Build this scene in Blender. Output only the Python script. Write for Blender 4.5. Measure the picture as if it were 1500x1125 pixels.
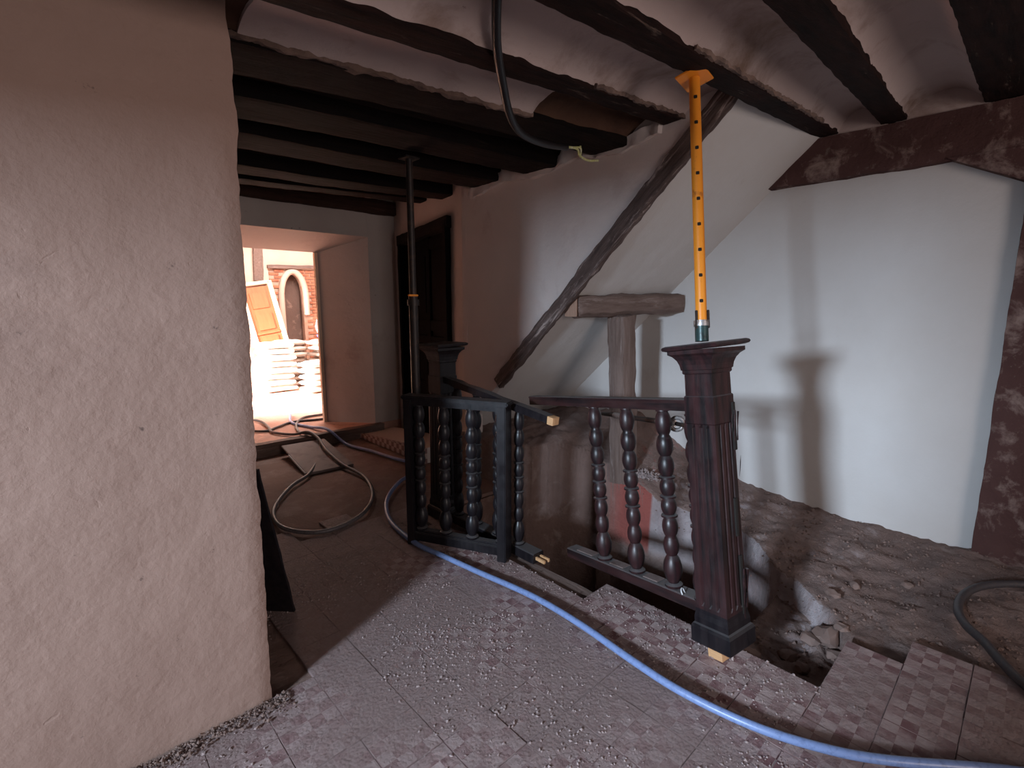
import bpy, bmesh, math, random
from mathutils import Vector, Matrix, noise
random.seed(7)
for o in list(bpy.data.objects): bpy.data.objects.remove(o)
S = bpy.context.scene
COL = S.collection
R = math.radians

# ------------------------------------------------------------------ camera
cd = bpy.data.cameras.new('camera'); cam = bpy.data.objects.new('camera', cd); COL.objects.link(cam)
cd.sensor_fit = 'HORIZONTAL'; cd.sensor_width = 36; cd.lens = 732 / 1500 * 36; cd.clip_start = .02
cam.location = (0, 0, 1.5)
cam.rotation_euler = (R(90 - 9.08), 0, R(46.6 - 90))
S.camera = cam
# ------------------------------------------------------------------ world, lights, exposure
w = bpy.data.worlds.new('world'); S.world = w; w.use_nodes = True
w.node_tree.nodes['Background'].inputs[0].default_value = (.8, .71, .70, 1)
w.node_tree.nodes['Background'].inputs[1].default_value = .26
S.view_settings.view_transform = 'Standard'; S.view_settings.look = 'None'
S.view_settings.gamma = 1; S.view_settings.use_curve_mapping = False
S.view_settings.exposure = -0.06
def area(name, loc, target, sx, sy, power, col, spread=180):
    l = bpy.data.lights.new(name, 'AREA'); l.shape = 'RECTANGLE'; l.size = sx; l.size_y = sy
    l.energy = power; l.color = col; l.spread = R(spread)
    o = bpy.data.objects.new(name, l); COL.objects.link(o); o.location = loc
    o.rotation_euler = (Vector(target) - Vector(loc)).to_track_quat('-Z', 'Y').to_euler()
    return o
area('window_daylight', (-3.3, .47, 1.92), (3.0, .35, .40), .46, .38, 125, (.68, .83, 1.0), 95)
area('side_fill_light', (1.2, -3.3, 1.4), (2.2, 3.0, 1.7), 1.6, 1.5, 56, (1.0, .85, .80), 165)  # warm fill added to lift the ambient level; no window known on this side
area('far_room_window_daylight', (.15, 8.0, 1.5), (2.8, 8.1, .2), .9, 1.0, 420, (1.0, .91, .85), 80)
area('far_room_roof_daylight', (3.2, 7.6, 3.1), (3.2, 8.6, 0), 1.6, 1.2, 190, (1.0, .91, .85), 180)

# ------------------------------------------------------------------ materials
MATS = {}
def nt(name):
    m = bpy.data.materials.new(name); m.use_nodes = True; t = m.node_tree
    return m, t, t.nodes['Principled BSDF']
def N(t, typ, **kw):
    n = t.nodes.new(typ)
    for k, v in kw.items():
        if k.startswith('i_'):
            n.inputs[k[2:].replace('_', ' ')].default_value = v
        else: setattr(n, k, v)
    return n
def noise_n(t, co, scale, detail=6, rough=.6, dist=0):
    n = N(t, 'ShaderNodeTexNoise'); n.inputs['Scale'].default_value = scale
    n.inputs['Detail'].default_value = detail; n.inputs['Roughness'].default_value = rough
    n.inputs['Distortion'].default_value = dist
    t.links.new(co, n.inputs['Vector']); return n.outputs[0]
def ramp(t, fac, p0, c0, p1, c1):
    r = N(t, 'ShaderNodeValToRGB'); e = r.color_ramp.elements
    e[0].position = p0; e[0].color = c0; e[1].position = p1; e[1].color = c1
    t.links.new(fac, r.inputs[0]); return r.outputs[0]
def mixc(t, fac, a, b):
    m = N(t, 'ShaderNodeMix', data_type='RGBA')
    for s, v in ((0, fac), (6, a), (7, b)):
        if hasattr(v, 'links') or hasattr(v, 'is_output'): t.links.new(v, m.inputs[s])
        else: m.inputs[s].default_value = v
    return m.outputs[2]
def c4(c): return (c[0], c[1], c[2], 1)
def coords(t, kind='Object', scale=None):
    tc = N(t, 'ShaderNodeTexCoord'); o = tc.outputs[kind]
    if scale:
        mp = N(t, 'ShaderNodeMapping'); mp.inputs['Scale'].default_value = scale
        t.links.new(o, mp.inputs['Vector']); o = mp.outputs[0]
    return o
def bump(t, b, h, strength, dist, prev=None):
    n = N(t, 'ShaderNodeBump'); n.inputs['Strength'].default_value = strength; n.inputs['Distance'].default_value = dist
    t.links.new(h, n.inputs['Height'])
    if prev: t.links.new(prev, n.inputs['Normal'])
    t.links.new(n.outputs[0], b.inputs['Normal']); return n.outputs[0]
BW = ((0, 0, 0, 1), (1, 1, 1, 1))

def plaster(name, c1, c2, stain, s_lo=.56, s_hi=.72, rough=.88, bs=.5, world=True, stain_scale=1.6, spots=.66):
    """limewashed plaster: broad tone drift, dirt stains, nicks and trowel marks"""
    m, t, b = nt(name); co = coords(t, 'Object')
    a = mixc(t, ramp(t, noise_n(t, co, 1.3, 5), .35, *[BW[0]], .7, BW[1]), c4(c1), c4(c2))
    s = ramp(t, noise_n(t, co, stain_scale, 9, .68, .4), s_lo, BW[0], s_hi, BW[1])
    a = mixc(t, s, a, c4(stain))
    sp = ramp(t, noise_n(t, co, 17, 6, .7, .2), spots, BW[0], spots + .07, BW[1])
    a = mixc(t, sp, a, c4([x * .55 for x in stain]))
    t.links.new(a, b.inputs['Base Color']); b.inputs['Roughness'].default_value = rough
    n1 = bump(t, b, noise_n(t, co, 5, 8, .6), bs, .03)
    n2 = bump(t, b, noise_n(t, co, 55, 6, .65), bs * .5, .006, n1)
    bump(t, b, ramp(t, noise_n(t, co, 13, 3, .5, 1.2), .72, BW[0], .78, BW[1]), .25, -.004, n2)
    return m
def wood(name, c1, c2, c3, axis=0, rough=.7, bs=.6, sc=1.0, lo=.6, hi=.75):
    """grain stretched along one local axis, with worn light flecks c3"""
    m, t, b = nt(name); s = [14 * sc, 14 * sc, 14 * sc]; s[axis] = 1.3 * sc
    co = coords(t, 'Object', tuple(s)); co0 = coords(t, 'Object')
    g = noise_n(t, co, 2.2, 8, .65, .3)
    a = mixc(t, ramp(t, g, .35, BW[0], .68, BW[1]), c4(c1), c4(c2))
    wr = ramp(t, noise_n(t, co, 1.1, 9, .75, .6), lo, BW[0], hi, BW[1])
    a = mixc(t, wr, a, c4(c3))
    t.links.new(a, b.inputs['Base Color']); b.inputs['Roughness'].default_value = rough
    n = bump(t, b, g, bs, .012); bump(t, b, noise_n(t, co0, 60, 4), bs * .3, .004, n)
    return m
def simple(name, c, rough=.5, metal=0, nscale=30, c2=None, bs=.2, lo=.5, hi=.65):
    m, t, b = nt(name); co = coords(t, 'Object')
    n = noise_n(t, co, nscale, 6, .65)
    a = mixc(t, ramp(t, n, lo, BW[0], hi, BW[1]), c4(c), c4(c2 or [x * .6 for x in c]))
    t.links.new(a, b.inputs['Base Color']); b.inputs['Roughness'].default_value = rough; b.inputs['Metallic'].default_value = metal
    if bs: bump(t, b, n, bs, .004)
    return m
def varnish(name, c1, c2, dust=.5, axis=2):
    """dark polished joinery: red-brown polish worn to black, builder's dust lying on faces that look up"""
    m, t, b = nt(name); s = [12, 12, 12]; s[axis] = 1.2
    co = coords(t, 'Object', tuple(s)); co0 = coords(t, 'Object')
    g = noise_n(t, co, 2.5, 7, .6)
    a = mixc(t, ramp(t, g, .4, BW[0], .62, BW[1]), c4(c1), c4(c2))
    geo = N(t, 'ShaderNodeNewGeometry'); sx = N(t, 'ShaderNodeSeparateXYZ'); t.links.new(geo.outputs['Normal'], sx.inputs[0])
    up = ramp(t, sx.outputs[2], .45, BW[0], .95, BW[1])
    mu = N(t, 'ShaderNodeMath', operation='MULTIPLY'); t.links.new(up, mu.inputs[0]); mu.inputs[1].default_value = dust
    a = mixc(t, mu.outputs[0], a, (.16, .15, .15, 1))
    t.links.new(a, b.inputs['Base Color'])
    r = ramp(t, noise_n(t, co0, 9, 6, .7), .3, (.27, .27, .27, 1), .7, (.55, .55, .55, 1))
    t.links.new(r, b.inputs['Roughness']); bump(t, b, g, .25, .006)
    return m

M = {}
M['left'] = plaster('plaster_pink', (.36, .24, .195), (.315, .205, .165), (.22, .14, .115), .57, .78, bs=.42, stain_scale=1.1)
M['wall'] = plaster('plaster_white', (.60, .58, .57), (.56, .53, .51), (.40, .33, .29), .60, .85, bs=.25, stain_scale=1.0, spots=.74)
M['stair'] = plaster('plaster_stair', (.56, .495, .47), (.50, .43, .41), (.36, .27, .25), .58, .8, bs=.3, stain_scale=1.3, spots=.72)
M['corr'] = plaster('plaster_corridor', (.50, .44, .41), (.45, .385, .36), (.33, .25, .22), .55, .78, bs=.3)
M['vault'] = plaster('plaster_vault', (.46, .37, .35), (.40, .31, .29), (.19, .12, .09), .52, .70, bs=.45, stain_scale=1.6, spots=.7)
M['torn'] = plaster('torn_plaster', (.26, .18, .15), (.13, .08, .06), (.06, .035, .03), .45, .65, bs=.8, stain_scale=7)
M['clay'] = plaster('bare_clay', (.10, .055, .035), (.07, .035, .025), (.03, .018, .014), .5, .7, bs=.6)
M['boards'] = wood('sooty_boards', (.012, .008, .007), (.03, .017, .013), (.06, .04, .03), 0, .85)
M['beam'] = wood('ceiling_beam_wood', (.007, .004, .004), (.026, .011, .009), (.17, .12, .10), 0, .8, 1, 1, .60, .70)
M['beam_brown'] = wood('brown_beam_wood', (.035, .018, .013), (.07, .034, .026), (.14, .09, .07), 0, .8, .9, 1, .6, .8)
M['girder'] = plaster('painted_girder', (.10, .052, .048), (.065, .032, .030), (.26, .19, .17), .53, .66, bs=.9, stain_scale=5, spots=.62)
M['stringer'] = wood('stringer_wood', (.045, .026, .022), (.12, .08, .07), (.33, .26, .24), 0, .85, 1, 1.4, .54, .62)
M['oldwood'] = wood('grey_old_wood', (.20, .14, .12), (.12, .075, .06), (.38, .31, .29), 0, .85, 1, 1.1, .56, .72)
M['oldwoodz'] = wood('grey_old_wood_upright', (.20, .14, .12), (.13, .085, .07), (.32, .26, .24), 2, .85, .9, 1.1, .6, .75)
M['fresh'] = wood('fresh_cut_wood', (.62, .36, .18), (.5, .27, .13), (.3, .15, .08), 2, .7, .4, 2)
M['endw'] = wood('weathered_sawn_end', (.42, .26, .19), (.30, .17, .12), (.2, .12, .09), 2, .8, .5, 2)
M['varn'] = varnish('polished_dark_wood', (.036, .013, .014), (.009, .006, .007), .6)
M['varny'] = varnish('polished_dark_rail', (.036, .014, .014), (.012, .007, .008), .75, 1)
M['blackw'] = varnish('black_painted_wood', (.014, .011, .013), (.006, .005, .007), .45)
M['blackw'].node_tree.nodes['Principled BSDF'].inputs['Specular IOR Level'].default_value = .35
M['door'] = simple('black_door_wood', (.004, .0035, .0035), .75, 0, 8, (.002, .002, .002), .2)
M['door'].node_tree.nodes['Principled BSDF'].inputs['Specular IOR Level'].default_value = .04
M['soot'] = wood('sooty_beam_wood', (.0035, .0025, .0025), (.009, .005, .004), (.045, .028, .022), 0, .85, .9, 1, .62, .74)
M['dirt'] = plaster('brown_dirt', (.20, .12, .095), (.13, .075, .058), (.30, .22, .19), .5, .75, bs=1.0, stain_scale=5, rough=.95)
M['floor'] = plaster('dusty_screed', (.22, .14, .115), (.17, .10, .08), (.28, .21, .19), .5, .75, bs=.8, stain_scale=4, rough=.93)
M['rubble'] = plaster('lime_rubble', (.24, .165, .145), (.15, .092, .075), (.36, .29, .27), .54, .76, bs=1.0, stain_scale=6, rough=.95)
M['stone'] = simple('rubble_stone', (.20, .135, .115), .9, 0, 9, (.13, .08, .065), .6)
M['crumb'] = simple('crumb', (.34, .27, .26), .9, 0, 5, (.24, .17, .16), .3)
M['palep'] = plaster('pale_plaster_face', (.42, .38, .40), (.34, .29, .30), (.24, .17, .15), .52, .75, bs=.4, stain_scale=5)
M['redp'] = plaster('red_painted_plaster', (.34, .10, .075), (.28, .08, .06), (.2, .09, .07), .55, .75, bs=.4, stain_scale=6)
M['orange'] = simple('orange_prop_paint', (.80, .27, .02), .42, 0, 14, (.36, .10, .02), .2, .60, .72)
M['steel'] = simple('dull_steel', (.42, .40, .40), .4, .7, 40, (.2, .15, .12))
M['darksteel'] = simple('dark_green_steel', (.03, .06, .06), .35, .3, 25, (.015, .02, .02))
M['blacksteel'] = simple('black_steel', (.022, .016, .015), .5, .3, 25, (.05, .028, .02))
M['hole'] = simple('hole_dark', (.01, .007, .005), .9, 0, 5, None, 0)
M['hose'] = simple('grey_blue_hose', (.19, .27, .50), .36, 0, 60, (.14, .20, .38), .15)
M['hoseg'] = simple('grey_hose', (.10, .085, .09), .5, 0, 60, (.06, .05, .05), .15)
M['hosed'] = simple('dark_hose', (.05, .045, .05), .5, 0, 60, (.08, .06, .055), .15)
M['cable'] = simple('black_conduit', (.012, .011, .013), .45, 0, 60, None, .1)
M['wire'] = simple('yellow_green_wire', (.55, .55, .22), .5, 0, 60, (.7, .7, .6), .05)
M['slate'] = simple('grey_board', (.19, .14, .13), .75, 0, 6, (.12, .08, .07), .3)
M['white'] = simple('white_edge', (.7, .68, .68), .8, 0, 20, (.5, .45, .45), .2)
M['brick'] = simple('red_brick', (.38, .14, .08), .9, 0, 5, (.28, .09, .05), .5)
M['mortar'] = plaster('lime_mortar', (.46, .31, .24), (.38, .25, .19), (.42, .22, .14), .5, .7, bs=.5)
M['cream'] = plaster('cream_plaster', (.56, .43, .36), (.48, .36, .29), (.36, .23, .17), .55, .75, bs=.4)
M['nichep'] = plaster('niche_back', (.16, .10, .08), (.12, .07, .055), (.30, .2, .16), .55, .68, bs=.5, stain_scale=3)
M['odoor'] = wood('orange_pine', (.40, .12, .045), (.32, .09, .03), (.25, .07, .025), 2, .6, .3)
M['pine'] = wood('pale_pine', (.78, .62, .48), (.65, .48, .34), (.5, .35, .25), 2, .7, .3)
M['sack'] = simple('paper_sack', (.50, .42, .37), .9, 0, 5, (.40, .32, .27), .5)
M['sackw'] = simple('pale_paper_sack', (.80, .76, .72), .9, 0, 5, (.70, .65, .6), .4)
M['bag'] = simple('white_plastic_bag', (.72, .72, .80), .45, 0, 8, (.6, .6, .68), .4)
M['blue'] = simple('blue_plastic', (.05, .09, .45), .5, 0, 8, None, .1)

for k_ in ('beam', 'soot', 'boards', 'girder', 'beam_brown', 'clay'):
    M[k_].node_tree.nodes['Principled BSDF'].inputs['Specular IOR Level'].default_value = .12
# cement tile: 4 x 4 checks printed on each tile, half hidden by dust
def tile_mat():
    m, t, b = nt('checked_cement_tile'); co = coords(t, 'Object'); geo = N(t, 'ShaderNodeNewGeometry')
    mp = N(t, 'ShaderNodeMapping'); mp.inputs['Location'].default_value = (.2, .2, .5); t.links.new(co, mp.inputs['Vector'])
    ck = N(t, 'ShaderNodeTexChecker'); ck.inputs['Scale'].default_value = 20
    ck.inputs['Color1'].default_value = (.42, .33, .32, 1); ck.inputs['Color2'].default_value = (.15, .058, .066, 1)
    t.links.new(mp.outputs[0], ck.inputs['Vector'])
    P = geo.outputs['Position']
    worn = ramp(t, noise_n(t, P, 14, 5, .6), .44, BW[0], .64, BW[1])
    a = mixc(t, worn, ck.outputs[0], (.33, .23, .225, 1))
    d = noise_n(t, P, 1.5, 8, .68, .3)
    yy = N(t, 'ShaderNodeSeparateXYZ'); t.links.new(P, yy.inputs[0])
    my = N(t, 'ShaderNodeMapRange'); my.inputs[1].default_value = 1.6; my.inputs[2].default_value = 2.8; my.inputs[4].default_value = .12; t.links.new(yy.outputs[1], my.inputs[0])
    ad = N(t, 'ShaderNodeMath', operation='ADD'); t.links.new(d, ad.inputs[0]); t.links.new(my.outputs[0], ad.inputs[1]); mxr = N(t, 'ShaderNodeMapRange'); mxr.inputs[1].default_value = 1.5; mxr.inputs[2].default_value = 1.9; mxr.inputs[4].default_value = -.07; t.links.new(yy.outputs[0], mxr.inputs[0])
    ad2 = N(t, 'ShaderNodeMath', operation='ADD'); t.links.new(ad.outputs[0], ad2.inputs[0]); t.links.new(mxr.outputs[0], ad2.inputs[1]); d = ad2.outputs[0]
    dust = ramp(t, d, .38, (.20, .20, .20, 1), .54, (.92, .92, .92, 1))
    dc = mixc(t, noise_n(t, P, 40, 6, .7), (.34, .25, .235, 1), (.24, .165, .155, 1))
    a = mixc(t, dust, a, dc)
    t.links.new(a, b.inputs['Base Color']); b.inputs['Roughness'].default_value = .72
    h = noise_n(t, P, 34, 9, .78)
    mu = N(t, 'ShaderNodeMath', operation='MULTIPLY'); t.links.new(h, mu.inputs[0]); t.links.new(dust, mu.inputs[1])
    n = bump(t, b, mu.outputs[0], .9, .018)
    v = N(t, 'ShaderNodeTexVoronoi'); v.inputs['Scale'].default_value = 70; t.links.new(P, v.inputs['Vector'])
    mv = N(t, 'ShaderNodeMath', operation='MULTIPLY'); t.links.new(v.outputs[0], mv.inputs[0]); t.links.new(dust, mv.inputs[1])
    bump(t, b, mv.outputs[0], .55, -.008, n)
    return m
M['tile'] = tile_mat()
def check_mat():
    m, t, b = nt('checked_riser_tile'); co = coords(t, 'Object')
    ck = N(t, 'ShaderNodeTexChecker'); ck.inputs['Scale'].default_value = 20
    ck.inputs['Color1'].default_value = (.5, .42, .4, 1); ck.inputs['Color2'].default_value = (.12, .04, .045, 1)
    mp = N(t, 'ShaderNodeMapping'); mp.inputs['Location'].default_value = (.013, 0, 0); t.links.new(co, mp.inputs['Vector']); t.links.new(mp.outputs[0], ck.inputs['Vector']); a = mixc(t, .45, ck.outputs[0], (.26, .19, .17, 1))
    t.links.new(a, b.inputs['Base Color']); b.inputs['Roughness'].default_value = .6
    bump(t, b, noise_n(t, co, 40, 5), .3, .005); return m
M['check'] = check_mat()

# ------------------------------------------------------------------ helpers
def link(name, me, mat, parent=None):
    o = bpy.data.objects.new(name, me); COL.objects.link(o)
    if mat is not None and not me.materials: me.materials.append(M[mat] if isinstance(mat, str) else mat)
    if parent: o.parent = parent
    return o
def finish(name, bm, mat, parent=None, smooth=False, ang=None):
    bmesh.ops.recalc_face_normals(bm, faces=bm.faces)
    me = bpy.data.meshes.new(name); bm.to_mesh(me); bm.free()
    if smooth:
        for p in me.polygons: p.use_smooth = True
        if ang: me.set_sharp_from_angle(angle=R(ang))
    return link(name, me, mat, parent)
def thing(name, label, cat, loc=(0, 0, 0), group=None, rot=(0, 0, 0)):
    o = bpy.data.objects.new(name, None); COL.objects.link(o); o.empty_display_size = .1
    o.location = loc; o.rotation_euler = rot; return tag(o, label, cat, group)
def tag(o, label=None, cat=None, group=None, kind=None):
    if label: o['label'] = label
    if cat: o['category'] = cat
    if group: o['group'] = group
    if kind: o['kind'] = kind
    return o
def nz(p, f, seed=0):
    q = Vector((p[0] * f + seed, p[1] * f + seed * .7, p[2] * f - seed * .3))
    return noise.noise_vector(q)
def gbox(name, xr, yr, zr, mat, parent=None, cell=.06, amp=.004, freq=4, fmap=None, seed=0, smooth=True, ang=40, maxn=160, rnd=0):
    """a closed box whose faces are grids, roughened by noise: beams, walls, slabs"""
    rg = (xr, yr, zr); n = [max(1, min(maxn, round((r[1] - r[0]) / cell))) for r in rg]
    bm = bmesh.new(); vd = {}
    def V(i, j, k):
        key = (i, j, k)
        if key not in vd:
            p = [rg[a][0] + (rg[a][1] - rg[a][0]) * key[a] / n[a] for a in range(3)]
            d = nz(p, freq, seed) * amp + nz(p, freq * 4, seed) * amp * .45
            if rnd:
                ext = [1 if key[a] == n[a] else -1 if key[a] == 0 else 0 for a in range(3)]
                if sum(abs(e) for e in ext) >= 2:
                    for a in range(3): p[a] -= ext[a] * rnd * (1 + .8 * noise.noise(Vector(p) * 9))
            p = Vector(p) + d
            if fmap: p = Vector(fmap(p))
            vd[key] = bm.verts.new(p)
        return vd[key]
    for a in range(3):
        b_, c_ = (a + 1) % 3, (a + 2) % 3
        for side in (0, n[a]):
            for i in range(n[b_]):
                for j in range(n[c_]):
                    q = []
                    for (di, dj) in ((0, 0), (1, 0), (1, 1), (0, 1)):
                        k = [0, 0, 0]; k[a] = side; k[b_] = i + di; k[c_] = j + dj; q.append(V(*k))
                    bm.faces.new(q if side else q[::-1])
    return finish(name, bm, mat, parent, smooth, ang)
def member(name, p0, p1, w, h, mat, parent=None, cell=.05, amp=.006, up=(0, 0, 1), seed=0, rnd=.004, freq=5, ang=40, taper=1.0):
    """rough timber from p0 to p1, object origin at p0, local x along its length"""
    p0, p1 = Vector(p0), Vector(p1); d = p1 - p0; L = d.length; x = d.normalized()
    z = Vector(up); y = z.cross(x).normalized(); z = x.cross(y)
    f = (lambda p: (p[0], p[1] * (1 + (taper - 1) * p[0] / L), p[2] * (1 + (taper - 1) * p[0] / L))) if taper != 1 else None
    o = gbox(name, (0, L), (-w / 2, w / 2), (-h / 2, h / 2), mat, parent, cell, amp, freq, f, seed, True, ang, 90, rnd)
    m = Matrix((x, y, z)).transposed().to_4x4(); m.translation = p0; o.matrix_local = m
    return o
def addbox(bm, c, d, mtx=None, bev=0):
    g = bmesh.ops.create_cube(bm, size=1)
    for v in g['verts']:
        v.co = Vector((v.co.x * d[0] + c[0], v.co.y * d[1] + c[1], v.co.z * d[2] + c[2]))
    if bev:
        es = list({e for v in g['verts'] for e in v.link_edges})
        r = bmesh.ops.bevel(bm, geom=es, offset=bev, segments=2, affect='EDGES'); vs = {v for f in r['faces'] for v in f.verts} | {v for v in g['verts'] if v.is_valid}
    else: vs = g['verts']
    if mtx:
        for v in vs: v.co = mtx @ v.co
def box(name, c, d, mat, parent=None, bev=.003, mtx=None):
    bm = bmesh.new(); addbox(bm, c, d, mtx, bev); return finish(name, bm, mat, parent)
def lathe_mesh(name, prof, seg=20):
    bm = bmesh.new(); rings = []
    for r, z in prof:
        rings.append([bm.verts.new((r * math.cos(2 * math.pi * k / seg), r * math.sin(2 * math.pi * k / seg), z)) for k in range(seg)])
    for a, b in zip(rings, rings[1:]):
        for k in range(seg): bm.faces.new((a[k], a[(k + 1) % seg], b[(k + 1) % seg], b[k]))
    bm.faces.new(rings[0][::-1]); bm.faces.new(rings[-1])
    bmesh.ops.recalc_face_normals(bm, faces=bm.faces)
    me = bpy.data.meshes.new(name); bm.to_mesh(me); bm.free()
    for p in me.polygons: p.use_smooth = True
    me.set_sharp_from_angle(angle=R(50)); return me
def rings_mesh(name, prof, mat, parent=None, seg4=None, smooth=False):
    """square section lofted through (half width, z) levels"""
    bm = bmesh.new(); rs = []
    for h, z in prof: rs.append([bm.verts.new((sx * h, sy * h, z)) for sx, sy in ((-1, -1), (1, -1), (1, 1), (-1, 1))])
    for a, b in zip(rs, rs[1:]):
        for k in range(4): bm.faces.new((a[k], a[(k + 1) % 4], b[(k + 1) % 4], b[k]))
    bm.faces.new(rs[0][::-1]); bm.faces.new(rs[-1])
    return finish(name, bm, mat, parent)
def crom(pts, n=10):
    P = [Vector(p) for p in pts]; P = [2 * P[0] - P[1]] + P + [2 * P[-1] - P[-2]]; out = []
    for i in range(1, len(P) - 2):
        a, b, c, d = P[i - 1:i + 3]
        for k in range(n):
            t = k / n
            out.append(.5 * ((2 * b) + (c - a) * t + (2 * a - 5 * b + 4 * c - d) * t * t + (3 * b - a - 3 * c + d) * t ** 3))
    out.append(P[-2]); return out
def tube(name, pts, r, mat, parent=None, n=10, seg=12, curve=True):
    path = crom(pts, n) if curve else [Vector(p) for p in pts]
    bm = bmesh.new(); rings = []; nrm = None
    for i, p in enumerate(path):
        tg = (path[min(i + 1, len(path) - 1)] - path[max(i - 1, 0)]).normalized()
        if nrm is None: nrm = tg.orthogonal().normalized()
        nrm = (nrm - tg * nrm.dot(tg)).normalized(); bn = tg.cross(nrm)
        rings.append([bm.verts.new(p + (nrm * math.cos(2 * math.pi * k / seg) + bn * math.sin(2 * math.pi * k / seg)) * r) for k in range(seg)])
    for a, b in zip(rings, rings[1:]):
        for k in range(seg): bm.faces.new((a[k], a[(k + 1) % seg], b[(k + 1) % seg], b[k]))
    bm.faces.new(rings[0][::-1]); bm.faces.new(rings[-1])
    return finish(name, bm, mat, parent, True, 60)
def prism(name, poly, axis, r0, r1, mat, parent=None):
    """polygon in the two other axes, extruded along axis from r0 to r1"""
    bm = bmesh.new()
    def pt(a, b, r):
        v = [0, 0, 0]; o = [i for i in range(3) if i != axis]; v[o[0]] = a; v[o[1]] = b; v[axis] = r; return bm.verts.new(v)
    A = [pt(a, b, r0) for a, b in poly]; B = [pt(a, b, r1) for a, b in poly]; n = len(poly)
    bm.faces.new(A[::-1]); bm.faces.new(B)
    for i in range(n): bm.faces.new((A[i], A[(i + 1) % n], B[(i + 1) % n], B[i]))
    return finish(name, bm, mat, parent)
def interp(x, xs, ys):
    if x <= xs[0]: return ys[0]
    for a, b, c, d in zip(xs, xs[1:], ys, ys[1:]):
        if x <= b: return c + (d - c) * (x - a) / (b - a)
    return ys[-1]
def sstep(a, b, x):
    t = max(0, min(1, (x - a) / (b - a))); return t * t * (3 - 2 * t)
def ns(x, y, f, s=0): return noise.noise(Vector((x * f + s, y * f - s, s)))

# ================================================================== STRUCTURE
# ---- floor slab (dusty), broken away round the stairwell, with its tiles
floor = gbox('floor', (-3.4, 1.895), (-3.0, 5.3), (-.32, -.013), 'floor', None, .06, .005, 3, seed=2, maxn=110)
tag(floor, kind='structure')
for nm, xr, yr in (('slab_edge', (1.88, 2.1), (-3.0, 1.472)), ('slab_edge', (2.09, 2.51), (-3.0, .447)), ('slab_edge', (2.5, 2.715), (-3.0, .242)),
                   ('slab_edge', (1.88, 3.3), (2.95, 5.3))):
    gbox(nm, xr, yr, (-.30, -.013), 'floor', floor, .05, .005, 5, seed=3)
PT = .205
bm = bmesh.new(); addbox(bm, (0, 0, -.009), (PT - .0012, PT - .0012, .018), None, .0014)
tile_me = bpy.data.meshes.new('tile'); bmesh.ops.recalc_face_normals(bm, faces=bm.faces); bm.to_mesh(tile_me); bm.free(); tile_me.materials.append(M['tile'])
for i in range(-4, 10):
    for j in range(-5, 14):
        x = .665 + PT * (i + .5); y = .447 + PT * (j + .5)
        if y > 1.78 and x < .62: continue
        if i >= 7 and y > .447: continue
        if i >= 9 and y > .242: continue
        if i == 6 and y > 1.472: continue
        if i <= -3 and y < 1.0: continue
        if x + y < .75: continue
        if (i, j) in ((5, 13), (4, 13), (2, 13), (-1, 12)): continue
        o = bpy.data.objects.new('tile', tile_me); COL.objects.link(o); o.parent = floor
        o.location = (x + random.uniform(-.0006, .0006), y + random.uniform(-.0006, .0006), random.uniform(-.0016, .0012))
        o.rotation_euler = (random.gauss(0, .0035), random.gauss(0, .0035), random.choice((0, 1, 2, 3)) * math.pi / 2 + random.gauss(0, .002))

# ---- big near wall on the left, thick, with its worn arris
def lw(p):
    x = p[0]
    if x > .3: x += .018 * (p[2] - .1) * (x - .3) / .2 + (.012 * noise.noise(Vector((0, 0, p[2] * 6))) + .006 * noise.noise(Vector((0, 3, p[2] * 22)))) * sstep(.36, .5, p[0])
    y = p[1]
    if y < 2.0:
        y += .008 * max(0, (p[0] - .46) / .04) ** 2
    return (x, y, p[2])
wl = gbox('wall_left', (-3.4, .505), (1.87, 2.22), (-.02, 2.75), 'left', None, .03, .0035, 2.5, lw, 5, maxn=150)
tag(wl, kind='structure')
tag(gbox('wall_corridor', (-.1, .1), (2.22, 5.32), (-.05, 2.95), 'corr', None, .15, .004, 2), kind='structure')

# ---- right wall
wr = gbox('wall_right', (4.04, 4.2), (-3.0, 3.9), (-.6, 3.1), 'wall', None, .05, .006, 1.8, None, 9, maxn=150)
tag(wr, kind='structure')
post = gbox('post', (3.985, 4.1), (-.45, .145), (-.03, 2.35), 'girder', wr, .04, .007, 5, None, 4)
# ---- stair wall (plane x = 2.72) above the string of the upper flight
def zs(y): return 3.74 - .95 * y
def stairwall_map(p):   # x thickness, y along, z in 0..1 from the string up to the top
    lo = zs(p[1]) if p[1] < 3.46 else zs(3.46)
    hi = 2.78 if True else 0
    lo = min(lo, hi - .05)
    return (p[0] + .006 * ns(p[1], p[2], 3), p[1], lo + (hi - lo) * p[2])
ws = gbox('wall_stair', (2.72, 2.80), (1.10, 3.50), (0, 1), 'stair', None, .028, .0, 3, stairwall_map, 3, maxn=110)
tag(ws, kind='structure')
sf_ = gbox('soffit', (2.74, 4.10), (1.08, 3.9), (0, .12), 'wall', ws, .04, .008, 2.2,
           lambda p: (p[0], p[1], zs(p[1]) + p[2] + .012 * ns(p[0], p[1], 1.4, 5)), 3)
# string timber, plaster smeared over it
st = member('string_timber', (2.735, 3.06, zs(3.06) + .015), (2.735, 1.12, zs(1.12) + .035), .115, .06, 'stringer', ws, .025, .010, (1, 0, 0), 7, .006, 12)
gbox('wall_below_string', (2.74, 2.84), (3.40, 4.1), (-.3, .6), 'stair', ws, .06, .004, 4)
# ragged plaster lip where the stair wall meets the ceiling
gbox('plaster_lip', (2.69, 2.73), (1.62, 3.42), (-.03, .045), 'stair', ws, .022, .016, 11, lambda p: (p[0], p[1], 2.475 - .035 * (p[1] - 1.6) + .022 * math.sin(p[1] * 9) + p[2]), 4)

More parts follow.
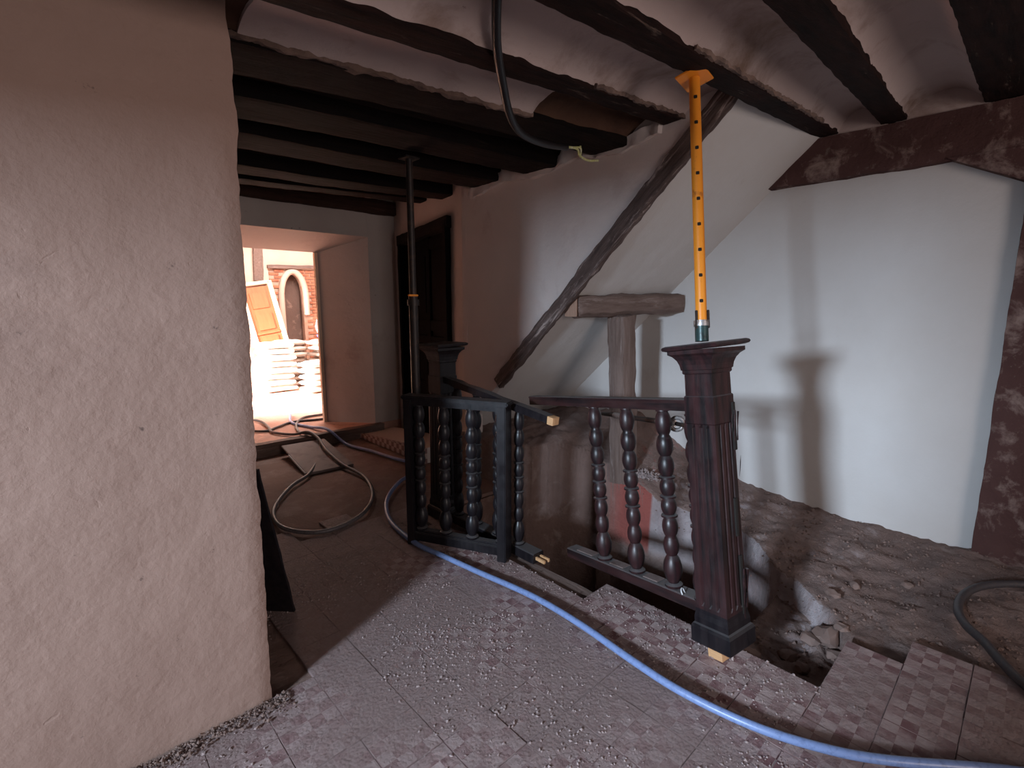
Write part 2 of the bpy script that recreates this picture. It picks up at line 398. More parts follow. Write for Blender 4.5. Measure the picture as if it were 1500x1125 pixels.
# ---- closet wall (splayed) with the black door
P0, P1 = Vector((2.72, 3.44, 0)), Vector((3.14, 5.34, 0)); cx = (P1 - P0).normalized(); LW = (P1 - P0).length
mc = Matrix((cx, Vector((-cx.y, cx.x, 0)), Vector((0, 0, 1)))).transposed().to_4x4(); mc.translation = P0
wc = bpy.data.objects.new('wall_closet', None); COL.objects.link(wc); wc.matrix_local = mc; tag(wc, kind='structure')
d0, d1, dz = .33, 1.66, 2.245     # opening along the wall
gbox('wall_face', (0, d0), (-.14, 0), (-.05, 2.9), 'stair', wc, .05, .003, 4)
gbox('wall_face', (d1, LW), (-.14, 0), (-.05, 2.9), 'corr', wc, .05, .003, 4)
gbox('wall_face', (d0, d1), (-.14, 0), (dz, 2.9), 'stair', wc, .05, .003, 4)
dr = bpy.data.objects.new('door_1', None); COL.objects.link(dr); dr.matrix_local = mc; tag(dr, kind='structure')
member('door_frame', (d0 + .03, .006, 0), (d0 + .03, .006, dz + .01), .07, .10, 'door', dr, .06, .004, (0, 1, 0))
member('door_frame', (d1 - .03, .006, 0), (d1 - .03, .006, dz - .02), .07, .10, 'door', dr, .06, .004, (0, 1, 0))
member('door_lintel', (d0 - .03, .004, dz - .02), (d1 + .03, .004, dz - .045), .11, .10, 'soot', dr, .04, .008, (0, 1, 0))
dm = (d0 + d1) / 2
leafw = d1 - d0 - .12
box('door_leaf', (dm, -.075, dz / 2 - .03), (leafw, .03, dz - .06), 'door', dr)
for s in (-1, 0, 1):
    box('stile', (dm + s * (leafw / 2 - .05), -.052, dz / 2 - .03), (.1, .03, dz - .08), 'door', dr, .006)
for z in (.1, .62, 1.12, 1.28, 2.1):
    box('rail', (dm, -.052, z), (leafw - .1, .026, .11), 'door', dr, .006)
for z in (.36, .87, 1.7):
    for s in (-1, 1):
        box('panel', (dm + s * leafw / 4, -.056, z), (leafw / 2 - .16, .02, .24 if z < 1.5 else .6), 'door', dr, .009)

# ---- back wall with the deep splayed doorway
wb = prism('wall_back', [(2.79, 5.3), (3.6, 5.3), (3.6, 5.8), (2.41, 5.8)], 2, -.05, 2.95, 'corr'); tag(wb, kind='structure')
prism('jamb', [(-.1, 5.3), (1.05, 5.3), (1.35, 5.8), (-.1, 5.8)], 2, -.05, 2.95, 'corr', wb)
prism('lintel_or_light_block', [(5.3, 2.24), (5.8, 2.08), (5.8, 2.95), (5.3, 2.95)], 0, 1.0, 2.785, 'corr', wb)
box('door_stop', (2.395, 5.80, 1.08), (.035, .05, 2.0), 'pine', wb)
member('wall_plate', (0.1, 5.27, 2.57), (3.2, 5.27, 2.57), .12, .15, 'beam_brown', wb, .05, .008)
thr = member('trim_1', (.1, 5.27, .055), (2.85, 5.24, .05), .10, .14, 'oldwood', None, .05, .006); tag(thr, kind='structure')

# ---- unseen behind the camera: partition and slab added to block daylight, then the window wall
for nm, xr, yr, zr in (('wall_light_block', (-1.15, -1.0), (-3.0, .38), (-.02, 2.8)), ):  # added partition, keeps the daylight off the near right floor
    wrr = tag(gbox(nm, xr, yr, zr, 'wall', None, .2, .004, 3), kind='structure')
gbox('lintel_or_light_block', (-1.95, -1.8), (-1.2, 2.2), (1.885, 2.8), 'wall', wrr, .2, .004, 3)  # added slab over no real doorway, cuts the daylight off the upper walls
wre = gbox('wall_window', (-3.2, -3.05), (-3, -.05), (-.02, 2.8), 'wall', None, .25, .004, 3); tag(wre, kind='structure')
gbox('pier', (-3.2, -3.05), (.98, 2.2), (-.02, 2.8), 'wall', wre, .25, .004, 3)
gbox('sill_wall', (-3.2, -3.05), (-.05, .98), (-.02, 1.2), 'wall', wre, .25, .004, 3)
gbox('head_wall', (-3.2, -3.05), (-.05, .98), (2.4, 2.8), 'wall', wre, .25, .004, 3)

# ---- ceiling: boards above, timbers as parts, plaster vaults between them
def zb(x): return 2.27 + .085 * x
def zb2(x): return 2.36 + .03 * x
ceil = gbox('ceiling', (-4.1, 4.2), (-3.2, 5.9), (0, .08), 'boards', None, .3, .004, 3,
            lambda p: (p[0], p[1], (zb(p[0]) + .26) if p[1] < 1.9 else (max(zb(p[0]), 2.38) + .26 + (.14 if p[1] > 3 else 0)) + p[2])); tag(ceil, kind='structure')
def line(xa, ya, xb, yb): return lambda x: ya + (yb - ya) * (x - xa) / (xb - xa)
BE = [  # far lower edge as a line in plan, width, depth, end x, z function
    (line(2.2, -.16, 3.86, -.12), .16, .17, 4.02, zb),
    (line(2.2, .334, 3.86, .371), .20, .17, 4.02, zb),
    (line(1.74, .712, 4.04, .849), .135, .17, 4.02, zb),
    (line(1.12, 1.127, 4.04, 1.206), .13, .17, 4.0, zb),
    (line(.59, 1.577, 2.7, 1.616), .12, .17, 2.71, zb),
    (line(.67, 2.27, 2.7, 2.12), .28, .19, 2.76, zb2),
    (line(.85, 2.83, 2.7, 2.72), .32, .2, 2.9, zb2),
    (line(.9, 3.36, 2.7, 3.32), .32, .2, 2.76, zb2),
    (line(1.1, 3.95, 2.7, 3.95), .26, .2, 2.86, zb2),
    (line(1.1, 4.45, 2.7, 4.48), .2, .2, 3.0, lambda x: 2.40 + .03 * x)]
for k, (f, wd, dp, xe, zf) in enumerate(BE):
    def bmap(p, f=f, wd=wd, zf=zf, k=k):
        sag = .012 * math.sin(p[0] * 1.7 + k)
        return (p[0], f(p[0]) - wd + p[1] + .006 * ns(p[0], 0, 1.1, k), zf(p[0]) + p[2] + sag * (0 if k < 5 else 1))
    gbox('beam', (-1.1 if k < 5 else .0, xe), (0, wd), (0, dp), 'beam' if k < 5 else 'soot', ceil, .032, .0035, 11, bmap, k * 3 + 1, rnd=.004, maxn=170)
def vault(k, xa, xb, mat, rise, lift=0, name='vault', th=.03):
    f0, w0, _, _, z0 = BE[k]; f1, w1, _, _, z1 = BE[k + 1]
    def vm(p):
        s = p[1]; x = p[0]
        ya = f0(x) - .004; yb = f1(x) - w1 + .004
        z = z0(x) * (1 - s) + z1(x) * s + .016 + lift + (rise + .02) * max(0, 1 - (2 * s - 1) ** 2) ** .8 + p[2]
        return (x, ya + (yb - ya) * s, z + .009 * ns(x, s, 2.5, k))
    n = 14
    bm = bmesh.new(); nx = max(2, round((xb - xa) / .05)); G = []
    for layer in (0, 1):
        G.append([[bm.verts.new(vm((xa + (xb - xa) * i / nx + (.02 * noise.noise(Vector((j * .9, k, 3))) if i == nx else 0), .5 - .5 * math.cos(math.pi * j / n), layer * th))) for j in range(n + 1)] for i in range(nx + 1)])
    for i in range(nx):
        for j in range(n):
            bm.faces.new((G[0][i][j], G[0][i][j + 1], G[0][i + 1][j + 1], G[0][i + 1][j])); bm.faces.new((G[1][i][j], G[1][i + 1][j], G[1][i + 1][j + 1], G[1][i][j + 1]))
    for j in range(n):
        for i in (0, nx): bm.faces.new((G[0][i][j], G[0][i][j + 1], G[1][i][j + 1], G[1][i][j]))
    return finish(name, bm, mat, ceil, True, 50)
vault(0, .2, 4.05, 'vault', .09); vault(1, .2, 4.05, 'vault', .09); vault(2, .2, 4.05, 'vault', .09)
vault(3, -.6, 2.75, 'vault', .07)
vault(4, -.2, .63, 'clay', .045, .015, 'clay_vault'); vault(4, .6, 1.93, 'vault', .045); vault(4, 1.9, 2.75, 'clay', .045, .018, 'clay_vault')
for k in (5, 6, 7, 8): vault(k, .1, 2.9, 'boards', .02, .07, 'dark_vault')
for k, (a, b) in enumerate(((.84, 1.09), (.36, .72))): # pale lunettes over the girder
    yc = (a + b) / 2
    gbox('lunette', (3.99, 4.05), (a - .03, b + .05), (2.58, 2.76), 'vault', ceil, .03, .004, 5)
# torn plaster edges along the timbers
for (k, x0, x1, side) in ((4, .35, 1.93, 5), (3, 1.9, 2.9, 4), (2, 1.9, 3.6, 3)):
    f, wd = BE[side][0], BE[side][1]
    gbox('torn_plaster', (x0, x1), (-.012, .010), (.040, .058), 'torn', ceil, .018, .012, 27, (lambda p, f=f, wd=wd, zf=BE[side][3 + 1]: (p[0], f(p[0]) - wd + p[1], zf(p[0]) + p[2] - .03)), side)
gd = gbox('girder', (3.97, 4.12), (-1.2, 1.62), (2.325, 2.60), 'girder', ceil, .04, .008, 5, None, 8)
prism('corbel', [(.50, 2.34), (.10, 2.13), (-.5, 2.0), (-.5, 2.34)], 0, 3.96, 4.08, 'girder', ceil)

def M_land():
    # rubble on top; the sides of the ledge keep their old limewash, with a red-painted piece
    m, t, b = nt('landing_rubble'); co = coords(t, 'Object')
    a = mixc(t, ramp(t, noise_n(t, co, 1.3, 5), .35, BW[0], .7, BW[1]), (.25, .175, .155, 1), (.15, .095, .08, 1))
    a = mixc(t, ramp(t, noise_n(t, co, 6, 9, .68, .4), .54, BW[0], .74, BW[1]), a, (.32, .25, .23, 1))
    g = N(t, 'ShaderNodeNewGeometry'); sx = N(t, 'ShaderNodeSeparateXYZ'); t.links.new(g.outputs['True Normal'], sx.inputs[0])
    px = N(t, 'ShaderNodeSeparateXYZ'); t.links.new(g.outputs['Position'], px.inputs[0])
    side = N(t, 'ShaderNodeMapRange'); side.inputs[1].default_value = -.35; side.inputs[2].default_value = -.75; t.links.new(sx.outputs[0], side.inputs[0])
    hi = N(t, 'ShaderNodeMapRange'); hi.inputs[1].default_value = -.46; hi.inputs[2].default_value = -.38; t.links.new(px.outputs[2], hi.inputs[0])
    nearf = N(t, 'ShaderNodeMapRange'); nearf.inputs[1].default_value = 2.35; nearf.inputs[2].default_value = 2.2; t.links.new(px.outputs[1], nearf.inputs[0])
    m1 = N(t, 'ShaderNodeMath', operation='MULTIPLY'); t.links.new(side.outputs[0], m1.inputs[0]); t.links.new(hi.outputs[0], m1.inputs[1])
    m2 = N(t, 'ShaderNodeMath', operation='MULTIPLY'); t.links.new(m1.outputs[0], m2.inputs[0]); t.links.new(nearf.outputs[0], m2.inputs[1])
    lowf = N(t, 'ShaderNodeMapRange'); lowf.inputs[1].default_value = .54; lowf.inputs[2].default_value = .62; t.links.new(px.outputs[1], lowf.inputs[0])
    m3 = N(t, 'ShaderNodeMath', operation='MULTIPLY'); t.links.new(m2.outputs[0], m3.inputs[0]); t.links.new(lowf.outputs[0], m3.inputs[1]); m2 = m3
    red = N(t, 'ShaderNodeMapRange'); red.inputs[1].default_value = 1.93; red.inputs[2].default_value = 1.95; t.links.new(px.outputs[1], red.inputs[0])
    pc = mixc(t, ramp(t, noise_n(t, co, 5, 7), .4, BW[0], .7, BW[1]), (.40, .35, .36, 1), (.26, .20, .20, 1))
    pc = mixc(t, red.outputs[0], pc, (.30, .085, .07, 1))
    a = mixc(t, m2.outputs[0], a, pc)
    t.links.new(a, b.inputs['Base Color']); b.inputs['Roughness'].default_value = .95
    n1 = bump(t, b, noise_n(t, co, 7, 8, .65), 1, .03); bump(t, b, noise_n(t, co, 50, 6, .7), .8, .008, n1)
    return m
# ---- rubble landing, ledge and the stairs going down: one eroded surface
def tz(x, y):
    wz = interp(y, (0, 1.02, 1.53, 2.07, 2.5, 3.0, 3.6), (0, .0, .08, .24, .50, .46, .4))
    fz = interp(y, (-.5, .2, .6, 1.25, 1.9, 2.1, 2.5, 2.9, 3.6), (-.03, -.05, -.035, -.01, .0, .10, .25, .34, .34))
    xe = interp(y, (-.3, .25, .30, .46, .62, .95, 1.25, 2.2, 2.55, 2.72, 2.80, 3.6), (2.0, 2.0, 2.53, 2.60, 2.79, 3.02, 3.32, 3.30, 3.22, 3.05, 2.72, 2.6))
    xe += .03 * ns(x * 0, y, 7)
    if y < .30: xe = 2.5
    top = fz + (wz - fz) * max(0, min(1, (x - xe) / (4.04 - xe)))
    top += .028 * ns(x, y, 3.5) + .020 * ns(x, y, 10, 2) + .012 * ns(x, y, 27, 4)
    k = math.floor((y - .62) / .27)
    void = -.13 + .02 * ns(x, y, 9) - .02 if k < 0 else -.17 - .19 * (k + 1 if k > 0 else .0 if y < .89 else 1)
    if y < 0.47 : void = -.15
    void += .05 * max(0, 1 - abs(y - .6) / .3) * (ns(x, y, 8, 3) + ns(x, y, 17, 5)) + .014 * ns(x, y, 14, 1)
    if y > 2.74: void = max(void, -3)
    s = sstep(-.025, .025 + (.05 if y > 2.4 else 0), x - xe)
    return void + (top - void) * s
bm = bmesh.new(); nx, ny = 100, 240; G = []
for i in range(nx + 1):
    row = []
    for j in range(ny + 1):
        x = 2.02 + (4.08 - 2.02) * i / nx; y = -1.2 + 4.9 * j / ny
        z = tz(x, y)
        if x < 2.50 and y < .44: z = min(z, -.2)
        if x < 2.705 and y < .235: z = min(z, -.2)
        if x < 2.54 and y < .48 or x < 2.745 and y < .27: z = min(z, -.012)
        row.append(bm.verts.new((x, y, z)))
    G.append(row)
for i in range(nx):
    for j in range(ny): bm.faces.new((G[i][j], G[i + 1][j], G[i + 1][j + 1], G[i][j + 1]))
land = finish('trim_2', bm, M_land(), None, True); tag(land, kind='structure')
gbox('stair_side_wall', (3.42, 3.48), (1.2, 3.0), (-2.2, -.5), 'dirt', land, .08, .008, 4)
gbox('stair_end_wall', (2.0, 3.36), (2.93, 3.0), (-2.2, .30), 'dirt', land, .06, .012, 4, lambda p: (p[0], p[1], p[2] if p[2] < -.05 or p[0] > 2.74 else min(p[2], -.04)))
gbox('stair_near_wall', (1.98, 2.04), (.4, 3.0), (-2.2, -.16), 'dirt', land, .08, .008, 4)
sides = member('edge_timber', (1.95, 1.46, -.07), (1.95, 2.95, -.07), .12, .10, 'oldwood', floor, .05, .007)

# ---- tiled step beside the closet door
stp = gbox('trim_3', (2.56, 3.0), (3.9, 5.25), (0, .15), 'corr', None, .05, .006, 4,
           lambda p: (p[0], p[1], p[2] * (1 - .75 * (p[1] - 3.9) / 1.35))); tag(stp, kind='structure')
prism('tiled_riser', [(3.88, 0.0), (3.88, .155), (5.2, .05), (5.2, 0.0)], 0, 2.535, 2.562, 'check', stp)

# ---- the room beyond
fb = gbox('floor_far_room', (-.6, 6.0), (5.29, 9.75), (-.2, .105), 'dirt', None, .08, .006, 2, maxn=80); tag(fb, kind='structure')
fb.data.materials.clear(); fb.data.materials.append(plaster('pink_dust_floor', (.62, .36, .28), (.52, .28, .21), (.42, .24, .18), .5, .7, bs=.8, stain_scale=4))
wf = bpy.data.objects.new('wall_far', None); COL.objects.link(wf); tag(wf, kind='structure')
# plaster upper wall and left part; brick panel with an arched niche
NX, NR, NZ = 3.53, .17, 1.62         # niche centre, half width, springing height
gbox('wall_face', (-.6, 3.10), (9.6, 9.75), (.1, 3.3), 'cream', wf, .12, .01, 2)
gbox('wall_face', (3.10, 6.0), (9.6, 9.75), (2.14, 3.3), 'cream', wf, .12, .01, 2)
gbox('wall_face', (4.3, 6.0), (9.62, 9.75), (.1, 2.14), 'mortar', wf, .12, .01, 2)
bm = bmesh.new()
arch = [(NX + NR * math.cos(a) * (1 if True else 1), NZ + .42 * math.sin(a) ** .9) for a in [math.pi * k / 16 for k in range(17)]]
outer = [(3.10, .1), (3.10, 2.14), (4.3, 2.14), (4.3, .1), (NX + NR, .1)] + arch + [(NX - NR, .1)]
prism('brick_backing', outer, 1, 9.64, 9.74, 'mortar', wf)
def in_arch(x, z, m=0):
    if z < NZ: return abs(x - NX) < NR + m
    return ((x - NX) / (NR + m)) ** 2 + ((z - NZ) / (.42 + m)) ** 2 < 1
bb = bmesh.new(); row = 0; z = .14
while z < 2.1:
    x = 3.12 + (.0 if row % 2 else .09)
    while x < 4.28:
        if not in_arch(x + .08, z + .02, .13 if x < NX else .06): addbox(bb, (x + .08, 9.635 + random.uniform(-.006, .006), z + .02), (.165, .03, .042))
        x += .185
    z += .057; row += 1
tag(finish('brick', bb, 'brick', wf), kind='stuff')
pts = [(NX + (NR + .055) * math.cos(a), 9.62, NZ + (.42 + .055) * math.sin(a)) for a in [math.pi * k / 16 for k in range(17)]]
tube('arch_surround', [(NX + NR + .055, 9.62, 1.3)] + pts + [(NX - NR - .055, 9.62, .95)], .055, 'cream', wf, 2, 8)
box('niche_back', (NX, 9.86, 1.1), (.5, .03, 2.1), 'nichep', wf)
for s in (-1, 1): box('niche_side', (NX + s * (NR + .02), 9.78, 1.1), (.03, .2, 2.1), 'nichep', wf)
member('lintel_timber', (3.08, 9.58, 2.16), (4.3, 9.58, 2.20), .06, .07, 'oldwood', wf, .06, .008)
member('wall_post', (2.92, 9.57, 1.9), (2.98, 9.57, 3.3), .16, .07, 'oldwoodz', wf, .06, .008, (0, 1, 0))
for a, b, zz in ((3.25, 3.5, 2.62), (3.55, 3.98, 2.60)):
    member('crack_timber', (a, 9.6, zz), (b, 9.6, zz + .01), .02, .022, 'oldwood', wf, .04, .008)
for nm, xr, yr in (('wall_far_left', (-.7, -.55), (5.8, 9.7)), ('wall_far_right', (5.9, 6.0), (5.3, 9.7))):
    tag(gbox(nm, xr, yr, (.0, 3.3), 'cream', None, .2, .01, 2), kind='structure')
tag(gbox('wall_far_front', (3.4, 6.0), (5.6, 5.78), (.0, 3.3), 'cream', None, .2, .01, 2), kind='structure')
tag(gbox('ceiling_far_room', (-.7, 6.0), (5.7, 9.8), (3.3, 3.4), 'cream', None, .3, .01, 2), kind='structure')

# ================================================================== THINGS
# ---- baluster, turned as a string of beads
def baluster_prof(h):
    Pf = [(.030, 0), (.034, .006), (.034, .014), (.022, .022)]
    segs = [('b', .036, 1.45), ('b', .030, 1.0), ('b', .030, 1.0), ('r', .031, .16), ('b', .030, .85), ('r', .031, .16), ('b', .030, .85), ('r', .031, .16),
            ('b', .031, 1.05), ('b', .032, 1.1), ('b', .031, 1.2)]
    tot = sum(s[2] for s in segs); u = (h - .034) / tot; z = .022
    for ty, r, l in segs:
        L = l * u
        if ty == 'b':
            for k in range(0, 9):
                a = k / 8; Pf.append((.0195 + (r - .0195) * math.sin(math.pi * a) ** .75, z + L * a))
        else:
            Pf += [(.021, z), (r, z + L * .2), (r, z + L * .75), (.021, z + L)]
        z += L
    Pf += [(.026, z + .003), (.026, h)]
    out = []
    for p in Pf:
        if not out or abs(p[1] - out[-1][1]) > 1e-5 or abs(p[0] - out[-1][0]) > 1e-5: out.append(p)
    return out
BH = .83
bal_me = lathe_mesh('baluster', baluster_prof(BH), 20); bal_me.materials.append(M['varn'])
bal_dk = bal_me.copy(); bal_dk.materials.clear(); bal_dk.materials.append(M['blackw'])
def put(me, name, parent, loc, sc=(1, 1, 1), rot=(0, 0, 0)):
    o = bpy.data.objects.new(name, me); COL.objects.link(o); o.parent = parent; o.location = loc; o.scale = sc; o.rotation_euler = rot; return o
def newel(parent, mat, ztop=1.30, splinters=True, tenon=True, shelf=True):
    n = put(None, 'newel_post', parent, (0, 0, 0)) if False else None
    # fluted shaft is the newel's own mesh; mouldings are its sub-parts
    bm = bmesh.new()
    def section(h, z, flute):
        v = []
        g = [-.62, -.5, -.38, -.14, 0, .14, .38, .5, .62]
        for s in range(4):
            a = s * math.pi / 2
            for i, t in enumerate([-1] + g):
                d = h - (flute if i in (2, 5, 8) else 0)
                x, y = t * h, -d
                v.append(bm.verts.new((x * math.cos(a) - y * math.sin(a), x * math.sin(a) + y * math.cos(a), z)))
        return v
    lv = [(.074, .14, 0), (.074, .165, 0), (.073, .18, .011), (.066, ztop - .33, .011), (.0655, ztop - .315, 0), (.064, ztop - .10, 0)]
    R_ = [section(*l) for l in lv]; n_ = len(R_[0])
    for a, b in zip(R_, R_[1:]):
        for i in range(n_): bm.faces.new((a[i], a[(i + 1) % n_], b[(i + 1) % n_], b[i]))
    bm.faces.new(R_[0][::-1]); bm.faces.new(R_[-1])
    sh = finish('newel_post', bm, mat, parent)
    rings_mesh('plinth', [(.088, 0), (.092, .006), (.092, .07), (.086, .082), (.080, .088), (.080, .112), (.075, .135), (.074, .15)], 'blackw' if mat == 'varn' else mat, sh)
    rings_mesh('cornice', [(.066, ztop - .105), (.070, ztop - .10), (.070, ztop - .088), (.074, ztop - .086), (.077, ztop - .065), (.084, ztop - .045), (.096, ztop - .028), (.110, ztop - .018), (.110, ztop - .002)], mat, sh)
    cp = rings_mesh('cap_plate', [(.112, 0), (.124, .004), (.128, .012), (.124, .019), (.115, .023)], mat, sh)
    cp.location = (0, 0, ztop + .001); cp.rotation_euler = (R(-1.2), R(-1.6), R(2))
    rings_mesh('neck_fillet', [(.066, ztop - .315), (.070, ztop - .31), (.0695, ztop - .2), (.066, ztop - .195)], mat, sh)
    return sh
tilt = Matrix.Translation((2.0, .79, .068)) @ Matrix.Rotation(R(-9), 4, 'Z') @ Matrix.Rotation(R(-8), 4, 'X')
b1 = thing('stair_balustrade', 'leaning dark balustrade: fluted newel with wide cap and three bead-turned balusters, under the orange prop', 'balustrade')
b1.matrix_local = tilt
n1 = newel(b1, 'varn', 1.262)
tag(member('tenon', (-.015, .01, -.068), (-.015, .01, .02), .075, .075, 'fresh', n1, .03, .003, (0, 1, 0)), 'raw pale cut-wood tenon under the newel')
for k, (x, z, L, t) in enumerate(((.070, .93, .13, .010), (.050, .90, .20, .009), (.030, .95, .10, .006), (.068, .25, .15, .012), (.045, .22, .22, .010), (.072, .76, .10, .006), (.060, .19, .07, .012))):
    member('splinter', (x, -.077, z - L / 2), (x + .005, -.083, z + L / 2), t * 1.5, t * 1.3, 'varn', n1, .03, .003, (0, 1, 0), k)
for k, (z, L) in enumerate(((.93, .20), (.26, .25), (.55, .16))):
    box('split', (.058 - k * .012, -.0725, z), (.016, .010, L), 'hole', n1, .001)
put(bal_me, 'half_baluster', n1, (-.034, .070, .165), (.95, .95, (.985 - .165) / BH))
def rail_part(name, y0, y1, z, hw, hh, mat, parent, x=0, lip=True):
    prof = [(-hw, -hh), (hw, -hh), (hw, hh * .55), (hw * 1.14, hh * .62), (hw * 1.14, hh * .9), (hw * .9, hh), (-hw * .9, hh), (-hw * 1.14, hh * .9), (-hw * 1.14, hh * .62), (-hw, hh * .55)] if lip else [(-hw, -hh), (hw, -hh), (hw, hh * .8), (hw * .85, hh), (-hw * .85, hh), (-hw, hh * .8)]
    o = prism(name, prof, 1, y0, y1, mat, parent); o.location = (x, 0, z); return o
rail_part('handrail', .05, 1.24, 1.022, .034, .026, 'varny', b1)
rail_part('bottom_rail', .06, .97, .135, .040, .026, 'varny', b1, 0, False)
box('rail_end', (0, .974, .135), (.06, .012, .036), 'fresh', b1, .002)
for y in (.245, .47, .70):
    put(bal_me, 'baluster', b1, (0, y, .160), (1.2, 1.2, (.998 - .160) / BH))
for y0, y1 in ((.77, .90), (.54, .64), (.32, .41)):
    box('dust_cake', (.0, (y0 + y1) / 2, .1635), (.058, y1 - y0, .006), 'slate', b1, .0025)
tube('nail', [(-.02, .17, .162), (-.03, .175, .185), (-.045, .17, .18), (-.05, .16, .165)], .003, 'white', b1, 4, 6)

# ---- far part of the same railing: second newel and the sagging handrail with a sawn end
b2 = thing('broken_balustrade', 'dark newel with fallen handrail ending in a pale sawn face, behind the loose panel', 'balustrade', (1.99, 2.80, 0))
n2 = newel(b2, 'blackw', 1.215)
hr = member('handrail', (-.02, -.05, 1.00), (-.03, -1.03, .885), .062, .055, 'blackw', b2, .08, .0015, rnd=.006)
ce = member('cut_end', (-.03, -1.025, .886), (-.031, -1.075, .880), .058, .052, 'fresh', b2, .03, .001); tag(ce, 'pale fresh-sawn wood end')
br = rail_part('bottom_rail', -.92, -.06, .035, .042, .03, 'blackw', b2, 0, False)
for s in (-1, 1): tag(box('rail_tongue', (s * .018, -.955, .035), (.014, .07, .02), 'fresh', b2, .002), 'pale broken tongue of the rail end')
for y in (-.17, -.37, -.57, -.76):
    zt = 1.0 - .115 * (-y - .05) - .02
    put(bal_dk, 'baluster', b2, (-.005, y, .06), (1, 1, (zt - .065) / BH))

# ---- loose framed panel standing in front of it
pv = Vector((1.592 - 1.883, 2.62 - 2.02, 0)); PL = pv.length
pn = thing('balustrade_panel', 'loose black framed panel of bead-turned balusters standing on the tiles', 'balustrade', (1.883, 2.02, .004), None, (0, 0, math.atan2(pv.y, pv.x)))
def pbox(nm, x0, x1, z0, z1, t, bev=.004): return box(nm, ((x0 + x1) / 2, 0, (z0 + z1) / 2), (x1 - x0, t, z1 - z0), 'blackw', pn, bev)
pbox('stile', 0, .055, 0, .93, .10); pbox('stile', PL - .05, PL, 0, .93, .09)
pbox('top_rail', -.012, PL + .012, .93, .955, .10, .006); pbox('top_rail_moulding', .0, PL, .895, .932, .06, .004)
pbox('bottom_rail', .045, PL - .045, .03, .085, .07); pbox('bottom_moulding', .045, PL - .045, .085, .10, .05)
for x in (.235, .415, .585):
    put(bal_dk, 'baluster', pn, (x, 0, .098), (1.12, 1.12, (.898 - .098) / BH))
ba = put(bal_dk, 'half_baluster', pn, (.055, 0, .098), (.8, .8, (.898 - .098) / BH))

# ---- orange prop on the leaning newel
def axis_thing(o, p0, p1):
    p0, p1 = Vector(p0), Vector(p1); z = (p1 - p0).normalized(); q = z.to_track_quat('Z', 'Y'); m = q.to_matrix().to_4x4(); m.translation = p0; o.matrix_local = m; return (p1 - p0).length
pr = thing('steel_prop', 'orange perforated steel prop standing on the leaning newel, head plate under a ceiling beam', 'prop')
L = axis_thing(pr, (1.998, .966, 1.348), (2.115, 1.125, 2.440))
def cyl(name, r, z0, z1, mat, parent, r2=None, seg=20):
    me = lathe_mesh(name, [(r, z0), (r2 or r, z1)], seg); return link(name, me, mat, parent)
cyl('inner_tube', .0225, .085, L - .008, 'orange', pr)
cyl('threaded_sleeve', .027, .0, .072, 'darksteel', pr); cyl('collar_nut', .031, .062, .086, 'steel', pr)
for a in (20, 140, 260):
    box('sleeve_lug', (.028 * math.cos(R(a)), .028 * math.sin(R(a)), .09), (.009, .009, .075), 'blacksteel', pr, .002)
bpy.context.view_layer.update()
vd = pr.matrix_local.inverted().to_3x3() @ Vector((-2.0, -1.0, -.3)); va = math.atan2(vd.y, vd.x) + .12
for k in range(9):
    z = .165 + k * (L - .24) / 8.2
    h = box('pin_hole', (0, 0, 0), (.006, .014, .014), 'hole', pr, .0018); h.location = (.0218 * math.cos(va), .0215 * math.sin(va), z); h.rotation_euler = (0, 0, va)
hp = box('head_plate', (0, 0, 0), (.125, .115, .008), 'orange', pr, .002); hp.location = (0, 0, L - .004); hp.rotation_euler = (R(6), R(-3), R(40))
# ---- black prop beside the loose panel
p2 = thing('steel_prop', 'black steel prop standing on the floor beside the far newel, reaching the dark beams', 'prop', (1.775, 2.80, -.01))
cyl('outer_tube', .029, .01, 1.56, 'blacksteel', p2); cyl('inner_tube', .022, 1.5, 2.39, 'blacksteel', p2); cyl('collar_nut', .038, 1.50, 1.54, 'blacksteel', p2)
tag(box('locking_pin', (-.02, -.03, 1.565), (.07, .02, .012), 'orange', p2, .003), 'orange locking pin')
box('base_plate', (0, 0, .006), (.12, .12, .012), 'blacksteel', p2); box('head_plate', (0, 0, 2.395), (.10, .10, .01), 'hole', p2)

# ---- timber tee carrying the stair soffit
te = thing('timber_tee', 'old grey-brown timber post with a rough crosspiece holding up the sloping soffit', 'post', (3.34, 2.22, .08))
member('post', (.02, .0, -.02), (-.06, .02, 1.345), .185, .17, 'oldwoodz', te, .05, .007, (0, 1, 0), 3, .012)
member('crosspiece', (-.56, .10, 1.395), (.69, -.04, 1.43), .15, .165, 'oldwood', te, .045, .014, (0, 0, 1), 6, .018)
tag(member('crosspiece_end', (-.562, .10, 1.395), (-.575, .101, 1.395), .125, .135, 'endw', te, .04, .004), 'pale sawn end of the crosspiece')
for o_ in te.children:
    if o_.name.startswith('post'): o_.data.materials[0] = M['oldwood']

# ---- brace rod with ring end behind the balusters
rod = thing('brace_rod', 'thin steel brace rod with a ring end behind the balusters, level with the handrail', 'rod')

A_, B_ = Vector((3.16, 2.30, .650)), Vector((2.17, 1.17, .935))
def rp_(t): return A_ + (B_ - A_) * t
tube('rod_bar', [rp_(0), rp_(1)], .015, 'blacksteel', rod, 8, 10, False)
tube('sleeve', [rp_(.25), rp_(.52)], .021, 'steel', rod, 8, 12, False)
tube('fork', [rp_(.86), rp_(1.0)], .020, 'steel', rod, 8, 12, False)
rp = rp_(1.035)
tube('ring', [rp + Vector((.030 * math.cos(a) * .66, -.030 * math.cos(a) * .75, .030 * math.sin(a))) for a in [2 * math.pi * k / 14 for k in range(15)]], .010, 'steel', rod, 2, 8)
tube('ring_pin', [rp_(1.03), (2.06, .995, .96)], .010, 'blacksteel', rod, 8, 10, False)

